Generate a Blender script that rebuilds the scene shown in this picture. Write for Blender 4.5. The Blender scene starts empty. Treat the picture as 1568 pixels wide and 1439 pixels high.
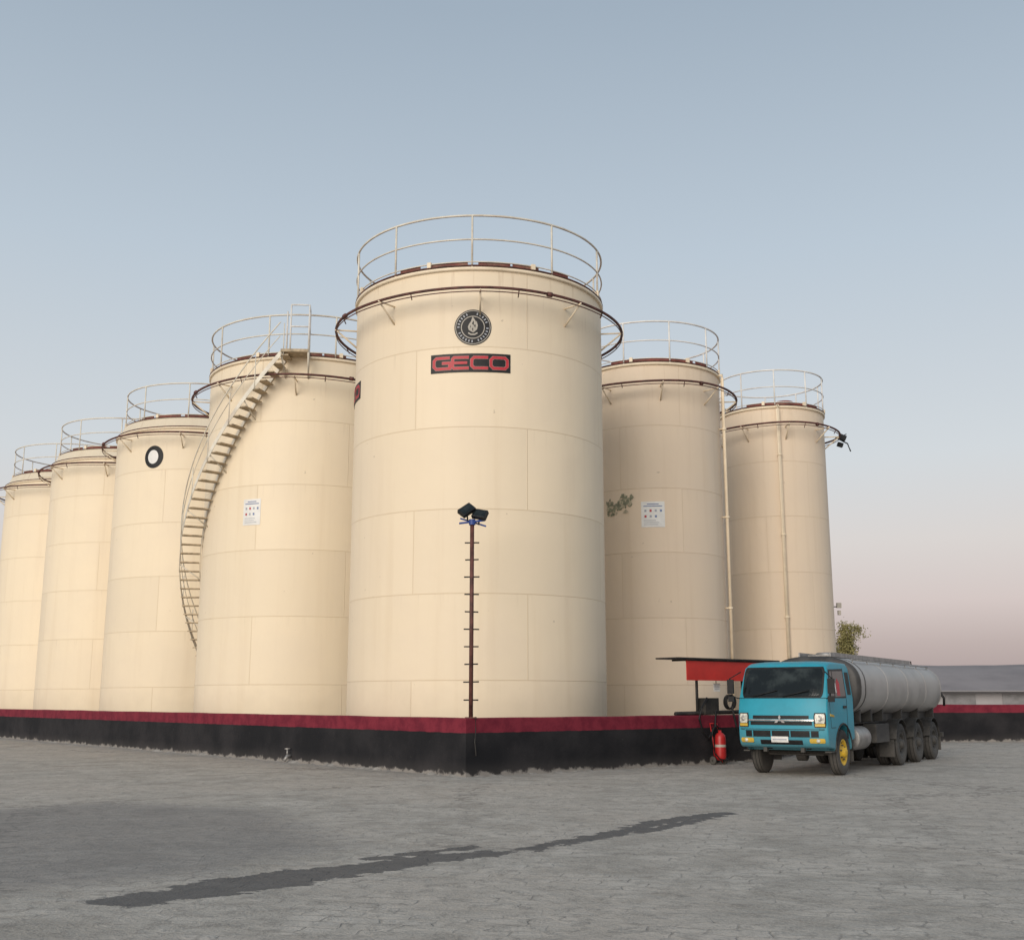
import bpy, bmesh, math, random
import numpy as np
from mathutils import Vector, Matrix, noise as mnoise
random.seed(7)
S = bpy.context.scene
R_ = math.radians

# ------------------------------------------------------------------ materials
def new_mat(name):
    m = bpy.data.materials.new(name); m.use_nodes = True
    nt = m.node_tree
    return m, nt, nt.nodes["Principled BSDF"]

def N(nt, typ, **kw):
    n = nt.nodes.new(typ)
    for k, v in kw.items(): setattr(n, k, v)
    return n

def L(nt, a, b): nt.links.new(a, b)

def math_n(nt, op, a, b=None, c=None, clamp=False):
    n = nt.nodes.new("ShaderNodeMath"); n.operation = op; n.use_clamp = clamp
    for i, x in enumerate((a, b, c)):
        if x is None: continue
        if isinstance(x, (int, float)): n.inputs[i].default_value = x
        else: nt.links.new(x, n.inputs[i])
    return n.outputs[0]

def mix_n(nt, fac, a, b, mode='MIX'):
    n = nt.nodes.new("ShaderNodeMix"); n.data_type = 'RGBA'; n.blend_type = mode
    for idx, x in ((0, fac), (6, a), (7, b)):
        if isinstance(x, (int, float)): n.inputs[idx].default_value = x
        elif isinstance(x, tuple): n.inputs[idx].default_value = (*x, 1) if len(x) == 3 else x
        else: nt.links.new(x, n.inputs[idx])
    return n.outputs[2]

def noise_n(nt, vec, scale, detail=4, rough=.55, dist=0):
    n = N(nt, "ShaderNodeTexNoise"); n.inputs["Scale"].default_value = scale
    n.inputs["Detail"].default_value = min(detail, 5); n.inputs["Roughness"].default_value = rough
    n.inputs["Distortion"].default_value = dist
    if vec is not None: L(nt, vec, n.inputs["Vector"])
    return n.outputs["Fac"]

def ramp_n(nt, fac, lo, hi):
    n = N(nt, "ShaderNodeMapRange"); n.interpolation_type = 'SMOOTHSTEP'
    n.inputs["From Min"].default_value = lo; n.inputs["From Max"].default_value = hi
    L(nt, fac, n.inputs["Value"]); return n.outputs["Result"]

def simple(name, col, rough=.5, metal=0, var=.15, scale=8, bump=0.0, dirt=None, coat=0, spec=.5, dust=None):
    m, nt, p = new_mat(name)
    tc = N(nt, "ShaderNodeTexCoord")
    f = noise_n(nt, tc.outputs["Object"], scale, 5, .6)
    a = tuple(c * (1 - var) for c in col); b = tuple(min(1, c * (1 + var)) for c in col)
    c = mix_n(nt, ramp_n(nt, f, .3, .7), a, b)
    if dirt:
        f2 = noise_n(nt, tc.outputs["Object"], scale * .35, 5, .7)
        c = mix_n(nt, math_n(nt, 'MULTIPLY', ramp_n(nt, f2, .48, .72), dirt[1]), c, dirt[0])
    if dust:
        sp = N(nt, "ShaderNodeSeparateXYZ"); L(nt, tc.outputs["Object"], sp.inputs[0])
        z = math_n(nt, 'MULTIPLY_ADD', f, -.5, sp.outputs[2])
        c = mix_n(nt, math_n(nt, 'MULTIPLY', ramp_n(nt, z, dust[0], .15), dust[1]), c, (.20, .185, .165))
    L(nt, c, p.inputs["Base Color"])
    r = math_n(nt, 'MULTIPLY_ADD', f, .25, rough - .12); L(nt, r, p.inputs["Roughness"])
    p.inputs["Metallic"].default_value = metal; p.inputs["Specular IOR Level"].default_value = spec
    if coat: p.inputs["Coat Weight"].default_value = coat
    if bump:
        bn = N(nt, "ShaderNodeBump"); bn.inputs["Strength"].default_value = bump
        bn.inputs["Distance"].default_value = .02
        L(nt, f, bn.inputs["Height"]); L(nt, bn.outputs[0], p.inputs["Normal"])
    return m

def tank_mat(name, tint, seed, H):
    m, nt, p = new_mat(name)
    tc = N(nt, "ShaderNodeTexCoord"); sp = N(nt, "ShaderNodeSeparateXYZ")
    L(nt, tc.outputs["Object"], sp.inputs[0])
    ny = math_n(nt, 'MULTIPLY', sp.outputs[1], -1)
    ang = math_n(nt, 'ARCTAN2', sp.outputs[0], ny)
    u = math_n(nt, 'MULTIPLY_ADD', ang, 3.34, seed * 2.3 + 30)
    cb = N(nt, "ShaderNodeCombineXYZ"); L(nt, u, cb.inputs[0]); L(nt, sp.outputs[2], cb.inputs[1])
    br = N(nt, "ShaderNodeTexBrick"); L(nt, cb.outputs[0], br.inputs["Vector"])
    br.inputs["Scale"].default_value = 1; br.inputs["Brick Width"].default_value = 5.6
    br.inputs["Row Height"].default_value = 2.0; br.inputs["Mortar Size"].default_value = .014
    br.inputs["Mortar Smooth"].default_value = .6
    br.inputs["Color1"].default_value = (*[c * .955 for c in tint], 1)
    br.inputs["Color2"].default_value = (*[c * 1.015 for c in tint], 1)
    br.inputs["Mortar"].default_value = (*[c * m_ for c, m_ in zip(tint, (.87, .83, .77))], 1)
    cs = N(nt, "ShaderNodeCombineXYZ")
    L(nt, math_n(nt, 'MULTIPLY', u, 2.2), cs.inputs[0]); L(nt, math_n(nt, 'MULTIPLY', sp.outputs[2], .10), cs.inputs[1])
    cs.inputs[2].default_value = seed
    st = ramp_n(nt, noise_n(nt, cs.outputs[0], 1.0, 5, .6), .48, .78)
    col = mix_n(nt, math_n(nt, 'MULTIPLY', st, .40), br.outputs["Color"], tuple(c * k for c, k in zip(tint, (.83, .79, .74))))
    bl = ramp_n(nt, noise_n(nt, tc.outputs["Object"], .55, 4, .6), .35, .7)
    col = mix_n(nt, math_n(nt, 'MULTIPLY', bl, .30), col, tuple(c * k for c, k in zip(tint, (.90, .90, .95))))
    topf = ramp_n(nt, sp.outputs[2], H - 2.2, H - .1)
    cs2 = N(nt, "ShaderNodeCombineXYZ")
    L(nt, math_n(nt, 'MULTIPLY', u, 6), cs2.inputs[0]); L(nt, math_n(nt, 'MULTIPLY', sp.outputs[2], .35), cs2.inputs[1])
    rs = ramp_n(nt, noise_n(nt, cs2.outputs[0], 1, 4, .6), .56, .76)
    col = mix_n(nt, math_n(nt, 'MULTIPLY', math_n(nt, 'MULTIPLY', rs, topf), .45), col, (.36, .23, .14))
    fr = math_n(nt, 'FRACT', math_n(nt, 'MULTIPLY', sp.outputs[2], .5))
    dr = math_n(nt, 'MULTIPLY', ramp_n(nt, fr, .70, .995), rs)
    col = mix_n(nt, math_n(nt, 'MULTIPLY', dr, .22), col, (.48, .38, .26))
    sk = ramp_n(nt, noise_n(nt, tc.outputs["Object"], 5, 2, .5), .75, .79)
    col = mix_n(nt, math_n(nt, 'MULTIPLY', sk, .45), col, (.35, .27, .2))
    ft = ramp_n(nt, math_n(nt, 'MULTIPLY_ADD', noise_n(nt, tc.outputs["Object"], 1.5, 5, .6), -1.2, sp.outputs[2]), 1.6, .2)
    col = mix_n(nt, math_n(nt, 'MULTIPLY', ft, .3), col, (.50, .42, .31))
    L(nt, col, p.inputs["Base Color"])
    p.inputs["Roughness"].default_value = .55; p.inputs["Specular IOR Level"].default_value = .35
    h = math_n(nt, 'MULTIPLY_ADD', br.outputs["Fac"], .40, noise_n(nt, cb.outputs[0], .9, 3, .5))
    bn = N(nt, "ShaderNodeBump"); bn.inputs["Strength"].default_value = .55; bn.inputs["Distance"].default_value = .035
    L(nt, h, bn.inputs["Height"]); L(nt, bn.outputs[0], p.inputs["Normal"])
    return m

def wall_mat(name, th):
    m, nt, p = new_mat(name)
    tc = N(nt, "ShaderNodeTexCoord"); sp = N(nt, "ShaderNodeSeparateXYZ")
    L(nt, tc.outputs["Object"], sp.inputs[0]); z = sp.outputs[2]
    n1 = noise_n(nt, tc.outputs["Object"], 3, 8, .65); n2 = noise_n(nt, tc.outputs["Object"], .8, 6, .6)
    blk = mix_n(nt, ramp_n(nt, n2, .35, .7), (.010, .010, .012), (.026, .024, .026))
    scuf = ramp_n(nt, noise_n(nt, tc.outputs["Object"], 7, 8, .75), .64, .74)
    blk = mix_n(nt, math_n(nt, 'MULTIPLY', scuf, .35), blk, (.10, .09, .085))
    red = mix_n(nt, ramp_n(nt, n1, .35, .65), (.135, .012, .026), (.20, .022, .038))
    red = mix_n(nt, math_n(nt, 'MULTIPLY', scuf, .45), red, (.06, .03, .035))
    zz = math_n(nt, 'MULTIPLY_ADD', n1, .035, z)
    col = mix_n(nt, ramp_n(nt, zz, th + .012, th + .024), blk, red)
    zb = math_n(nt, 'MULTIPLY_ADD', n1, -.42, z)
    foot = ramp_n(nt, zb, -.12, -.19)
    col = mix_n(nt, foot, col, (.26, .24, .22))
    dust = ramp_n(nt, z, .35, 0)
    col = mix_n(nt, math_n(nt, 'MULTIPLY', dust, .12), col, (.20, .18, .165))
    L(nt, col, p.inputs["Base Color"]); p.inputs["Roughness"].default_value = .8; p.inputs["Specular IOR Level"].default_value = .25
    bn = N(nt, "ShaderNodeBump"); bn.inputs["Strength"].default_value = .5; bn.inputs["Distance"].default_value = .03
    L(nt, n1, bn.inputs["Height"]); L(nt, bn.outputs[0], p.inputs["Normal"])
    return m

def ground_mat():
    m, nt, p = new_mat("worn_paving")
    tc = N(nt, "ShaderNodeTexCoord"); o = tc.outputs["Object"]
    big = noise_n(nt, o, .18, 5, .6); mid = noise_n(nt, o, 1.1, 5, .68, .6); fin = noise_n(nt, o, 5, 5, .78, .4); grit = noise_n(nt, o, 40, 3, .75)
    nc = N(nt, "ShaderNodeTexNoise"); nc.inputs["Scale"].default_value = 3.0; nc.inputs["Detail"].default_value = 4; L(nt, o, nc.inputs["Vector"])
    sc = N(nt, "ShaderNodeVectorMath", operation='SCALE'); sc.inputs["Scale"].default_value = .22; L(nt, nc.outputs["Color"], sc.inputs[0])
    wv = N(nt, "ShaderNodeVectorMath", operation='ADD'); L(nt, o, wv.inputs[0]); L(nt, sc.outputs[0], wv.inputs[1])
    mp = N(nt, "ShaderNodeMapping"); mp.inputs["Rotation"].default_value = (0, 0, R_(14)); L(nt, wv.outputs[0], mp.inputs["Vector"])
    br = N(nt, "ShaderNodeTexBrick"); L(nt, mp.outputs[0], br.inputs["Vector"])
    br.inputs["Scale"].default_value = 1; br.inputs["Brick Width"].default_value = .42; br.inputs["Row Height"].default_value = .21
    br.inputs["Mortar Size"].default_value = .014; br.inputs["Mortar Smooth"].default_value = 1
    br.inputs["Color1"].default_value = (0, 0, 0, 1); br.inputs["Color2"].default_value = (1, 1, 1, 1); br.inputs["Mortar"].default_value = (.4, .4, .4, 1)
    cell = N(nt, "ShaderNodeSeparateColor"); L(nt, br.outputs["Color"], cell.inputs[0]); cell = cell.outputs[0]
    c = mix_n(nt, ramp_n(nt, mid, .36, .64), (.315, .288, .252), (.49, .452, .402))
    c = mix_n(nt, math_n(nt, 'MULTIPLY', ramp_n(nt, big, .4, .62), .5), c, (.49, .43, .37))
    c = mix_n(nt, math_n(nt, 'MULTIPLY', ramp_n(nt, fin, .48, .64), .62), c, (.205, .187, .166))
    c = mix_n(nt, math_n(nt, 'MULTIPLY', ramp_n(nt, grit, .50, .72), .50), c, (.64, .59, .52))
    c = mix_n(nt, math_n(nt, 'MULTIPLY', ramp_n(nt, grit, .48, .30), .45), c, (.15, .14, .125))
    c = mix_n(nt, math_n(nt, 'MULTIPLY', cell, .14), c, (.52, .49, .45))
    jo = math_n(nt, 'MULTIPLY', br.outputs["Fac"], ramp_n(nt, mid, .44, .58))
    c = mix_n(nt, math_n(nt, 'MULTIPLY', jo, .36), c, (.18, .17, .155))
    sc2 = N(nt, "ShaderNodeVectorMath", operation='SCALE'); sc2.inputs["Scale"].default_value = 1.6; L(nt, nc.outputs["Color"], sc2.inputs[0])
    wv2 = N(nt, "ShaderNodeVectorMath", operation='ADD'); L(nt, o, wv2.inputs[0]); L(nt, sc2.outputs[0], wv2.inputs[1])
    vo = N(nt, "ShaderNodeTexVoronoi", feature='DISTANCE_TO_EDGE'); vo.inputs["Scale"].default_value = .13; L(nt, wv2.outputs[0], vo.inputs["Vector"])
    cr = math_n(nt, 'MULTIPLY', ramp_n(nt, math_n(nt, 'MULTIPLY_ADD', fin, .010, vo.outputs["Distance"]), .018, .006), ramp_n(nt, big, .42, .55))
    c = mix_n(nt, math_n(nt, 'MULTIPLY', cr, .55), c, (.12, .11, .10))
    at = N(nt, "ShaderNodeAttribute"); at.attribute_name = "stain"
    sp = N(nt, "ShaderNodeSeparateColor"); L(nt, at.outputs["Color"], sp.inputs[0])
    pt = ramp_n(nt, math_n(nt, 'MULTIPLY_ADD', mid, .9, math_n(nt, 'MULTIPLY_ADD', fin, .25, sp.outputs[1])), .75, 1.30)
    c = mix_n(nt, math_n(nt, 'MULTIPLY', pt, .55), c, (.165, .158, .155))
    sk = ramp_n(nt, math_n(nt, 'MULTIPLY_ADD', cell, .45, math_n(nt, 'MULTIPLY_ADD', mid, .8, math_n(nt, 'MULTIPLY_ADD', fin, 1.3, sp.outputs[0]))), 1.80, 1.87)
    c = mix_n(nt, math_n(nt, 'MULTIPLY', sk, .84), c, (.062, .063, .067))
    L(nt, c, p.inputs["Base Color"]); p.inputs["Specular IOR Level"].default_value = .3
    L(nt, math_n(nt, 'MULTIPLY_ADD', sk, -.2, .9), p.inputs["Roughness"])
    h = math_n(nt, 'MULTIPLY_ADD', fin, .8, mid); h = math_n(nt, 'MULTIPLY_ADD', grit, .18, h); h = math_n(nt, 'MULTIPLY_ADD', jo, -.18, h); h = math_n(nt, 'MULTIPLY_ADD', cell, .08, h)
    bn = N(nt, "ShaderNodeBump"); bn.inputs["Strength"].default_value = 1; bn.inputs["Distance"].default_value = .06
    L(nt, h, bn.inputs["Height"]); L(nt, bn.outputs[0], p.inputs["Normal"])
    return m

CREAM = (.82, .69, .51)
M_rail = simple("rail_cream_paint", (.70, .65, .55), .5, 0, .12, 3, dirt=((.3, .2, .14), .4))
M_rail2 = simple("rail_pale_paint", (.74, .72, .68), .5, 0, .1, 3, dirt=((.4, .3, .25), .4))
M_cream = simple("cream_paint", CREAM, .5, 0, .06, 2, dirt=((.45, .34, .22), .5))
M_ring = simple("rusty_pipe", (.10, .036, .028), .65, 0, .5, 6)
M_roof = simple("rusty_roof", (.22, .065, .05), .7, 0, .4, 1.5, dirt=((.5, .4, .28), .6))
M_black = simple("black_paint", (.014, .014, .015), .5, 0, .3, 8, spec=.3)
M_signred = simple("sign_red", (.46, .022, .035), .5, 0, .12, 8)
M_signgrey = simple("sign_grey", (.38, .35, .30), .5, 0, .12, 8)
M_white = simple("white_paint", (.76, .75, .72), .5, 0, .06, 4)
M_blue = simple("blue_clamp", (.03, .07, .28), .5, 0, .2, 8)
M_rubber = simple("tyre_rubber", (.022, .021, .020), .8, 0, .35, 12, bump=.3, dirt=((.10, .09, .08), .5), dust=(.5, .3))
M_chassis = simple("chassis_black", (.020, .019, .018), .65, 0, .4, 6, dirt=((.09, .08, .07), .5), dust=(.7, .25))
M_cab = simple("turquoise_paint", (.022, .285, .385), .42, 0, .06, 3, dirt=((.09, .22, .26), .4), spec=.4, dust=(1.0, .35))
M_yel = simple("yellow_paint", (.66, .42, .03), .5, 0, .15, 8, dirt=((.12, .09, .05), .5))
M_amber = simple("amber_lens", (.60, .40, .06), .25, 0, .1, 8)
M_chrome = simple("chrome", (.6, .6, .6), .25, 1, .1, 6)
M_lamp = simple("headlamp_lens", (.55, .54, .47), .15, 0, .4, 22, spec=.6)
M_tank = simple("tanker_grey_paint", (.36, .345, .33), .46, .15, .12, 1.2, dirt=((.16, .15, .14), .5))
M_tankend = simple("tanker_end_dark", (.055, .052, .05), .5, .2, .3, 2)
M_steel = simple("worn_steel", (.30, .29, .28), .45, .5, .25, 5)
M_redp = simple("red_fascia", (.50, .028, .020), .5, 0, .12, 2, dirt=((.30, .03, .03), .5))
M_exred = simple("extinguisher_red", (.40, .02, .02), .4, 0, .1, 5)
M_cement = simple("cement_fillet", (.29, .27, .245), .9, 0, .35, 6, bump=.8)
M_patch = simple("bared_paint", (.25, .25, .17), .8, 0, .35, 9)
M_patch2 = simple("bared_paint_light", (.48, .42, .30), .8, 0, .3, 9)
M_stair = simple("stair_tread", (.42, .33, .22), .7, 0, .3, 6)
M_blueink = simple("blue_ink", (.16, .22, .38), .5); M_inkg = simple("grey_ink", (.38, .40, .44), .5)

def glass_mat():
    m, nt, p = new_mat("tinted_glass")
    tc = N(nt, "ShaderNodeTexCoord")
    f = noise_n(nt, tc.outputs["Object"], 2.6, 4, .6)
    c = mix_n(nt, ramp_n(nt, f, .40, .68), (.008, .011, .012), (.036, .045, .045))
    L(nt, c, p.inputs["Base Color"]); p.inputs["Roughness"].default_value = .08
    p.inputs["Specular IOR Level"].default_value = .35
    return m
M_glass = glass_mat()

# ------------------------------------------------------------------ builder
class B:
    def __init__(s): s.V = []; s.F = []; s.MI = []; s.SM = []; s.mats = []
    def add(s, verts, faces, mat, smooth=False):
        if mat not in s.mats: s.mats.append(mat)
        k = s.mats.index(mat); o = len(s.V)
        s.V += [tuple(v) for v in verts]
        for f in faces:
            s.F.append(tuple(i + o for i in f)); s.MI.append(k); s.SM.append(smooth)
    def box(s, c, d, mat, rot=None):
        x, y, z = d[0] / 2, d[1] / 2, d[2] / 2
        vs = [Vector((a, b, e)) for a in (-x, x) for b in (-y, y) for e in (-z, z)]
        if rot is not None: vs = [rot @ v for v in vs]
        vs = [v + Vector(c) for v in vs]
        s.add(vs, [(0, 1, 3, 2), (4, 6, 7, 5), (0, 4, 5, 1), (2, 3, 7, 6), (0, 2, 6, 4), (1, 5, 7, 3)], mat)
    def tube(s, pts, r, mat, closed=False, seg=8):
        pts = [Vector(p) for p in pts]; n = len(pts); vs = []; fs = []
        for i, p in enumerate(pts):
            if closed: t = pts[(i + 1) % n] - pts[i - 1]
            else: t = pts[min(i + 1, n - 1)] - pts[max(i - 1, 0)]
            t.normalize()
            ref = Vector((0, 0, 1)) if abs(t.z) < .93 else Vector((0, 1, 0))
            a = t.cross(ref).normalized(); b = a.cross(t)
            rr = r[i] if isinstance(r, (list, tuple)) else r
            for k in range(seg):
                q = 2 * math.pi * k / seg
                vs.append(p + a * (rr * math.cos(q)) + b * (rr * math.sin(q)))
        m = n if closed else n - 1
        for i in range(m):
            j = (i + 1) % n
            for k in range(seg):
                l = (k + 1) % seg
                fs.append((i * seg + k, i * seg + l, j * seg + l, j * seg + k))
        if not closed:
            fs.append(tuple(range(seg))); fs.append(tuple((n - 1) * seg + k for k in range(seg)))
        s.add(vs, fs, mat, True)
    def lathe(s, prof, o, axis, mat, seg=32, smooth=True):
        o = Vector(o); ax = Vector(axis).normalized()
        ref = Vector((0, 0, 1)) if abs(ax.z) < .9 else Vector((1, 0, 0))
        a = ax.cross(ref).normalized(); b = ax.cross(a); vs = []; fs = []
        for (r, h) in prof:
            for k in range(seg):
                q = 2 * math.pi * k / seg
                vs.append(o + ax * h + a * (r * math.cos(q)) + b * (r * math.sin(q)))
        for i in range(len(prof) - 1):
            for k in range(seg):
                l = (k + 1) % seg
                fs.append((i * seg + k, i * seg + l, (i + 1) * seg + l, (i + 1) * seg + k))
        s.add(vs, fs, mat, smooth)
    def obj(s, name, parent=None, bevel=0):
        me = bpy.data.meshes.new(name); me.from_pydata(s.V, [], s.F)
        for m in s.mats: me.materials.append(m)
        me.polygons.foreach_set("material_index", s.MI); me.polygons.foreach_set("use_smooth", s.SM)
        bm = bmesh.new(); bm.from_mesh(me); bmesh.ops.recalc_face_normals(bm, faces=bm.faces)
        bm.to_mesh(me); bm.free()
        ob = bpy.data.objects.new(name, me); S.collection.objects.link(ob)
        if parent: ob.parent = parent
        if bevel:
            md = ob.modifiers.new("bevel", 'BEVEL'); md.width = bevel; md.segments = 2; md.limit_method = 'ANGLE'; md.angle_limit = R_(30)
        return ob

def empty(name, loc=(0, 0, 0), rz=0):
    e = bpy.data.objects.new(name, None); S.collection.objects.link(e)
    e.location = loc; e.rotation_euler = (0, 0, rz); e.empty_display_size = .3; return e

# ------------------------------------------------------------------ tanks
def cyl(R, th, z): return (R * math.sin(th), -R * math.cos(th), z)
def arc(R, z, a0, a1, n): return [cyl(R, R_(a0 + (a1 - a0) * i / n), z) for i in range(n + 1)]
def ring(R, z, n=96): return [cyl(R, 2 * math.pi * i / n, z) for i in range(n)]

def subdiv(pts, step, closed=False):
    out = []; n = len(pts)
    for i in range(n if closed else n - 1):
        a = Vector(pts[i]); b = Vector(pts[(i + 1) % n]); k = max(1, int((b - a).length / step))
        for j in range(k): out.append(a + (b - a) * j / k)
    if not closed: out.append(Vector(pts[-1]))
    return out

def stroke(bd, pts, w, mp, mat, closed=False):
    pts = subdiv([Vector((p[0], p[1])) for p in pts], .12, closed); n = len(pts); vs = []; fs = []
    for i, p in enumerate(pts):
        if closed or 0 < i < n - 1:
            d0 = (p - pts[i - 1]).normalized(); d1 = (pts[(i + 1) % n] - p).normalized()
        elif i == 0: d0 = d1 = (pts[1] - p).normalized()
        else: d0 = d1 = (p - pts[i - 1]).normalized()
        nn = Vector((-(d0.y + d1.y), d0.x + d1.x)); nn.normalize()
        c = max(.5, nn.dot(Vector((-d0.y, d0.x)))); nn *= w / 2 / c
        vs += [mp(p.x + nn.x, p.y + nn.y), mp(p.x - nn.x, p.y - nn.y)]
    m = n if closed else n - 1
    for i in range(m):
        j = (i + 1) % n; fs.append((2 * i, 2 * i + 1, 2 * j + 1, 2 * j))
    bd.add(vs, fs, mat)

def curved_rect(bd, R, th0, z0, w, h, off, mat):
    n = max(2, int(w / .1)); vs = []; fs = []
    for i in range(n + 1):
        th = th0 + (-w / 2 + w * i / n) / R
        for (r, z) in ((R - .01, z0 - h / 2), (R + off, z0 - h / 2), (R + off, z0 + h / 2), (R - .01, z0 + h / 2)): vs.append(cyl(r, th, z))
    for i in range(n):
        for k in range(4):
            l = (k + 1) % 4; fs.append((4 * i + k, 4 * i + l, 4 * i + 4 + l, 4 * i + 4 + k))
    fs += [(0, 1, 2, 3), tuple(4 * n + k for k in range(4))]
    bd.add(vs, fs, mat)

def name_sign(parent, R, th0, z0):
    bd = B(); curved_rect(bd, R, th0, z0, 1.97, .47, .012, M_black)
    def mpo(off): return lambda a, b: cyl(R + off, th0 + a / R, z0 + b)
    W, H, c = .40, .27, .06
    G = [(W, H), (c, H), (0, H - c), (0, c), (c, 0), (W, 0), (W, .14), (.20, .14)]
    E = [(W, H), (c * .6, H), (0, H - c * .6), (0, c * .6), (c * .6, 0), (W, 0)]
    C = [(W, H), (c, H), (0, H - c), (0, c), (c, 0), (W, 0)]
    O = [(W - c, H), (c, H), (0, H - c), (0, c), (c, 0), (W - c, 0), (W, c), (W, H - c)]
    x = -.90
    for k, (P, cl) in enumerate(((G, 0), (E, 0), (C, 0), (O, 1))):
        P = [(a + x, b - H / 2) for a, b in P]
        stroke(bd, P, .082, mpo(.016), M_signgrey, bool(cl))
        stroke(bd, P, .070, mpo(.020), M_signred, bool(cl))
        if k == 1: stroke(bd, [(x, 0), (x + .36, 0)], .068, mpo(.0215), M_signred)
        x += .468
    bd.obj("name_sign", parent)

def disc(bd, R, th0, z0, r, off, mat, sy=1):
    n = 40; vs = [cyl(R + off, th0, z0)]; fs = []
    for j in (1, 2, 3):
        for i in range(n):
            q = 2 * math.pi * i / n; vs.append(cyl(R + off, th0 + r * j / 3 * math.cos(q) / R, z0 + sy * r * j / 3 * math.sin(q)))
    for i in range(n):
        k = (i + 1) % n; fs.append((0, 1 + i, 1 + k))
        for j in (0, 1): fs.append((1 + j * n + i, 1 + (j + 1) * n + i, 1 + (j + 1) * n + k, 1 + j * n + k))
    bd.add(vs, fs, mat)

def badge(parent, R, th0, z0, r=.455):
    bd = B(); mp = lambda off: (lambda a, b: cyl(R + off, th0 + a / R, z0 + b))
    disc(bd, R, th0, z0, r, .010, M_black)
    cir = lambda q: [(q * math.cos(2 * math.pi * i / 40), q * math.sin(2 * math.pi * i / 40)) for i in range(40)]
    stroke(bd, cir(r * .93), .018, mp(.014), M_signgrey, True)
    stroke(bd, cir(r * .62), .022, mp(.014), M_signgrey, True)
    for i in range(26):
        q = R_(105 + 330 * i / 26 + 10)
        if i % 7 == 6: continue
        a, b = math.cos(q), math.sin(q)
        stroke(bd, [(a * r * .72, b * r * .72), (a * r * .84, b * r * .84)], .028, mp(.014), M_inkg)
    s = r * .5
    fl = [(0, 1), (.22, .62), (.20, .42), (.34, .52), (.42, .20), (.34, -.2), (.12, -.42), (.16, -.15), (.04, .12), (-.12, .3), (-.10, .05), (-.2, -.2), (-.10, -.42), (-.34, -.25), (-.42, .05), (-.30, .35), (-.12, .6)]
    stroke(bd, [(a * s, b * s) for a, b in fl], .05, mp(.015), M_signgrey, True)
    stroke(bd, [(-.5 * s, -.62 * s), (-.2 * s, -.8 * s), (.2 * s, -.8 * s), (.5 * s, -.62 * s)], .035, mp(.015), M_signgrey)
    bd.obj("round_badge", parent)

def placard(parent, R, th0, z0, w, h):
    bd = B(); curved_rect(bd, R, th0, z0, w, h, .012, M_white)
    mp = lambda a, b: cyl(R + .016, th0 + a * w / R, z0 + b * h)
    for b, a0, a1, mt in ((.40, -.25, .25, M_blueink), (.32, -.4, .4, M_blueink)):
        stroke(bd, [(a0, b), (a1, b)], .035, mp, mt)
    for j, b in enumerate((.14, -.08)):
        for i, a in enumerate((-.32, -.1, .12, .34)):
            mt = (M_inkg, M_signred, M_inkg, M_blueink)[(i + j) % 4]
            if (i + j) % 5 == 4: continue
            stroke(bd, [(a, b - .045), (a, b + .045)], .09, mp, mt)
    for b in (-.24, -.32, -.40): stroke(bd, [(-.4, b), (random.uniform(.1, .4), b)], .02, mp, M_inkg)
    bd.obj("safety_placard", parent)

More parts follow.
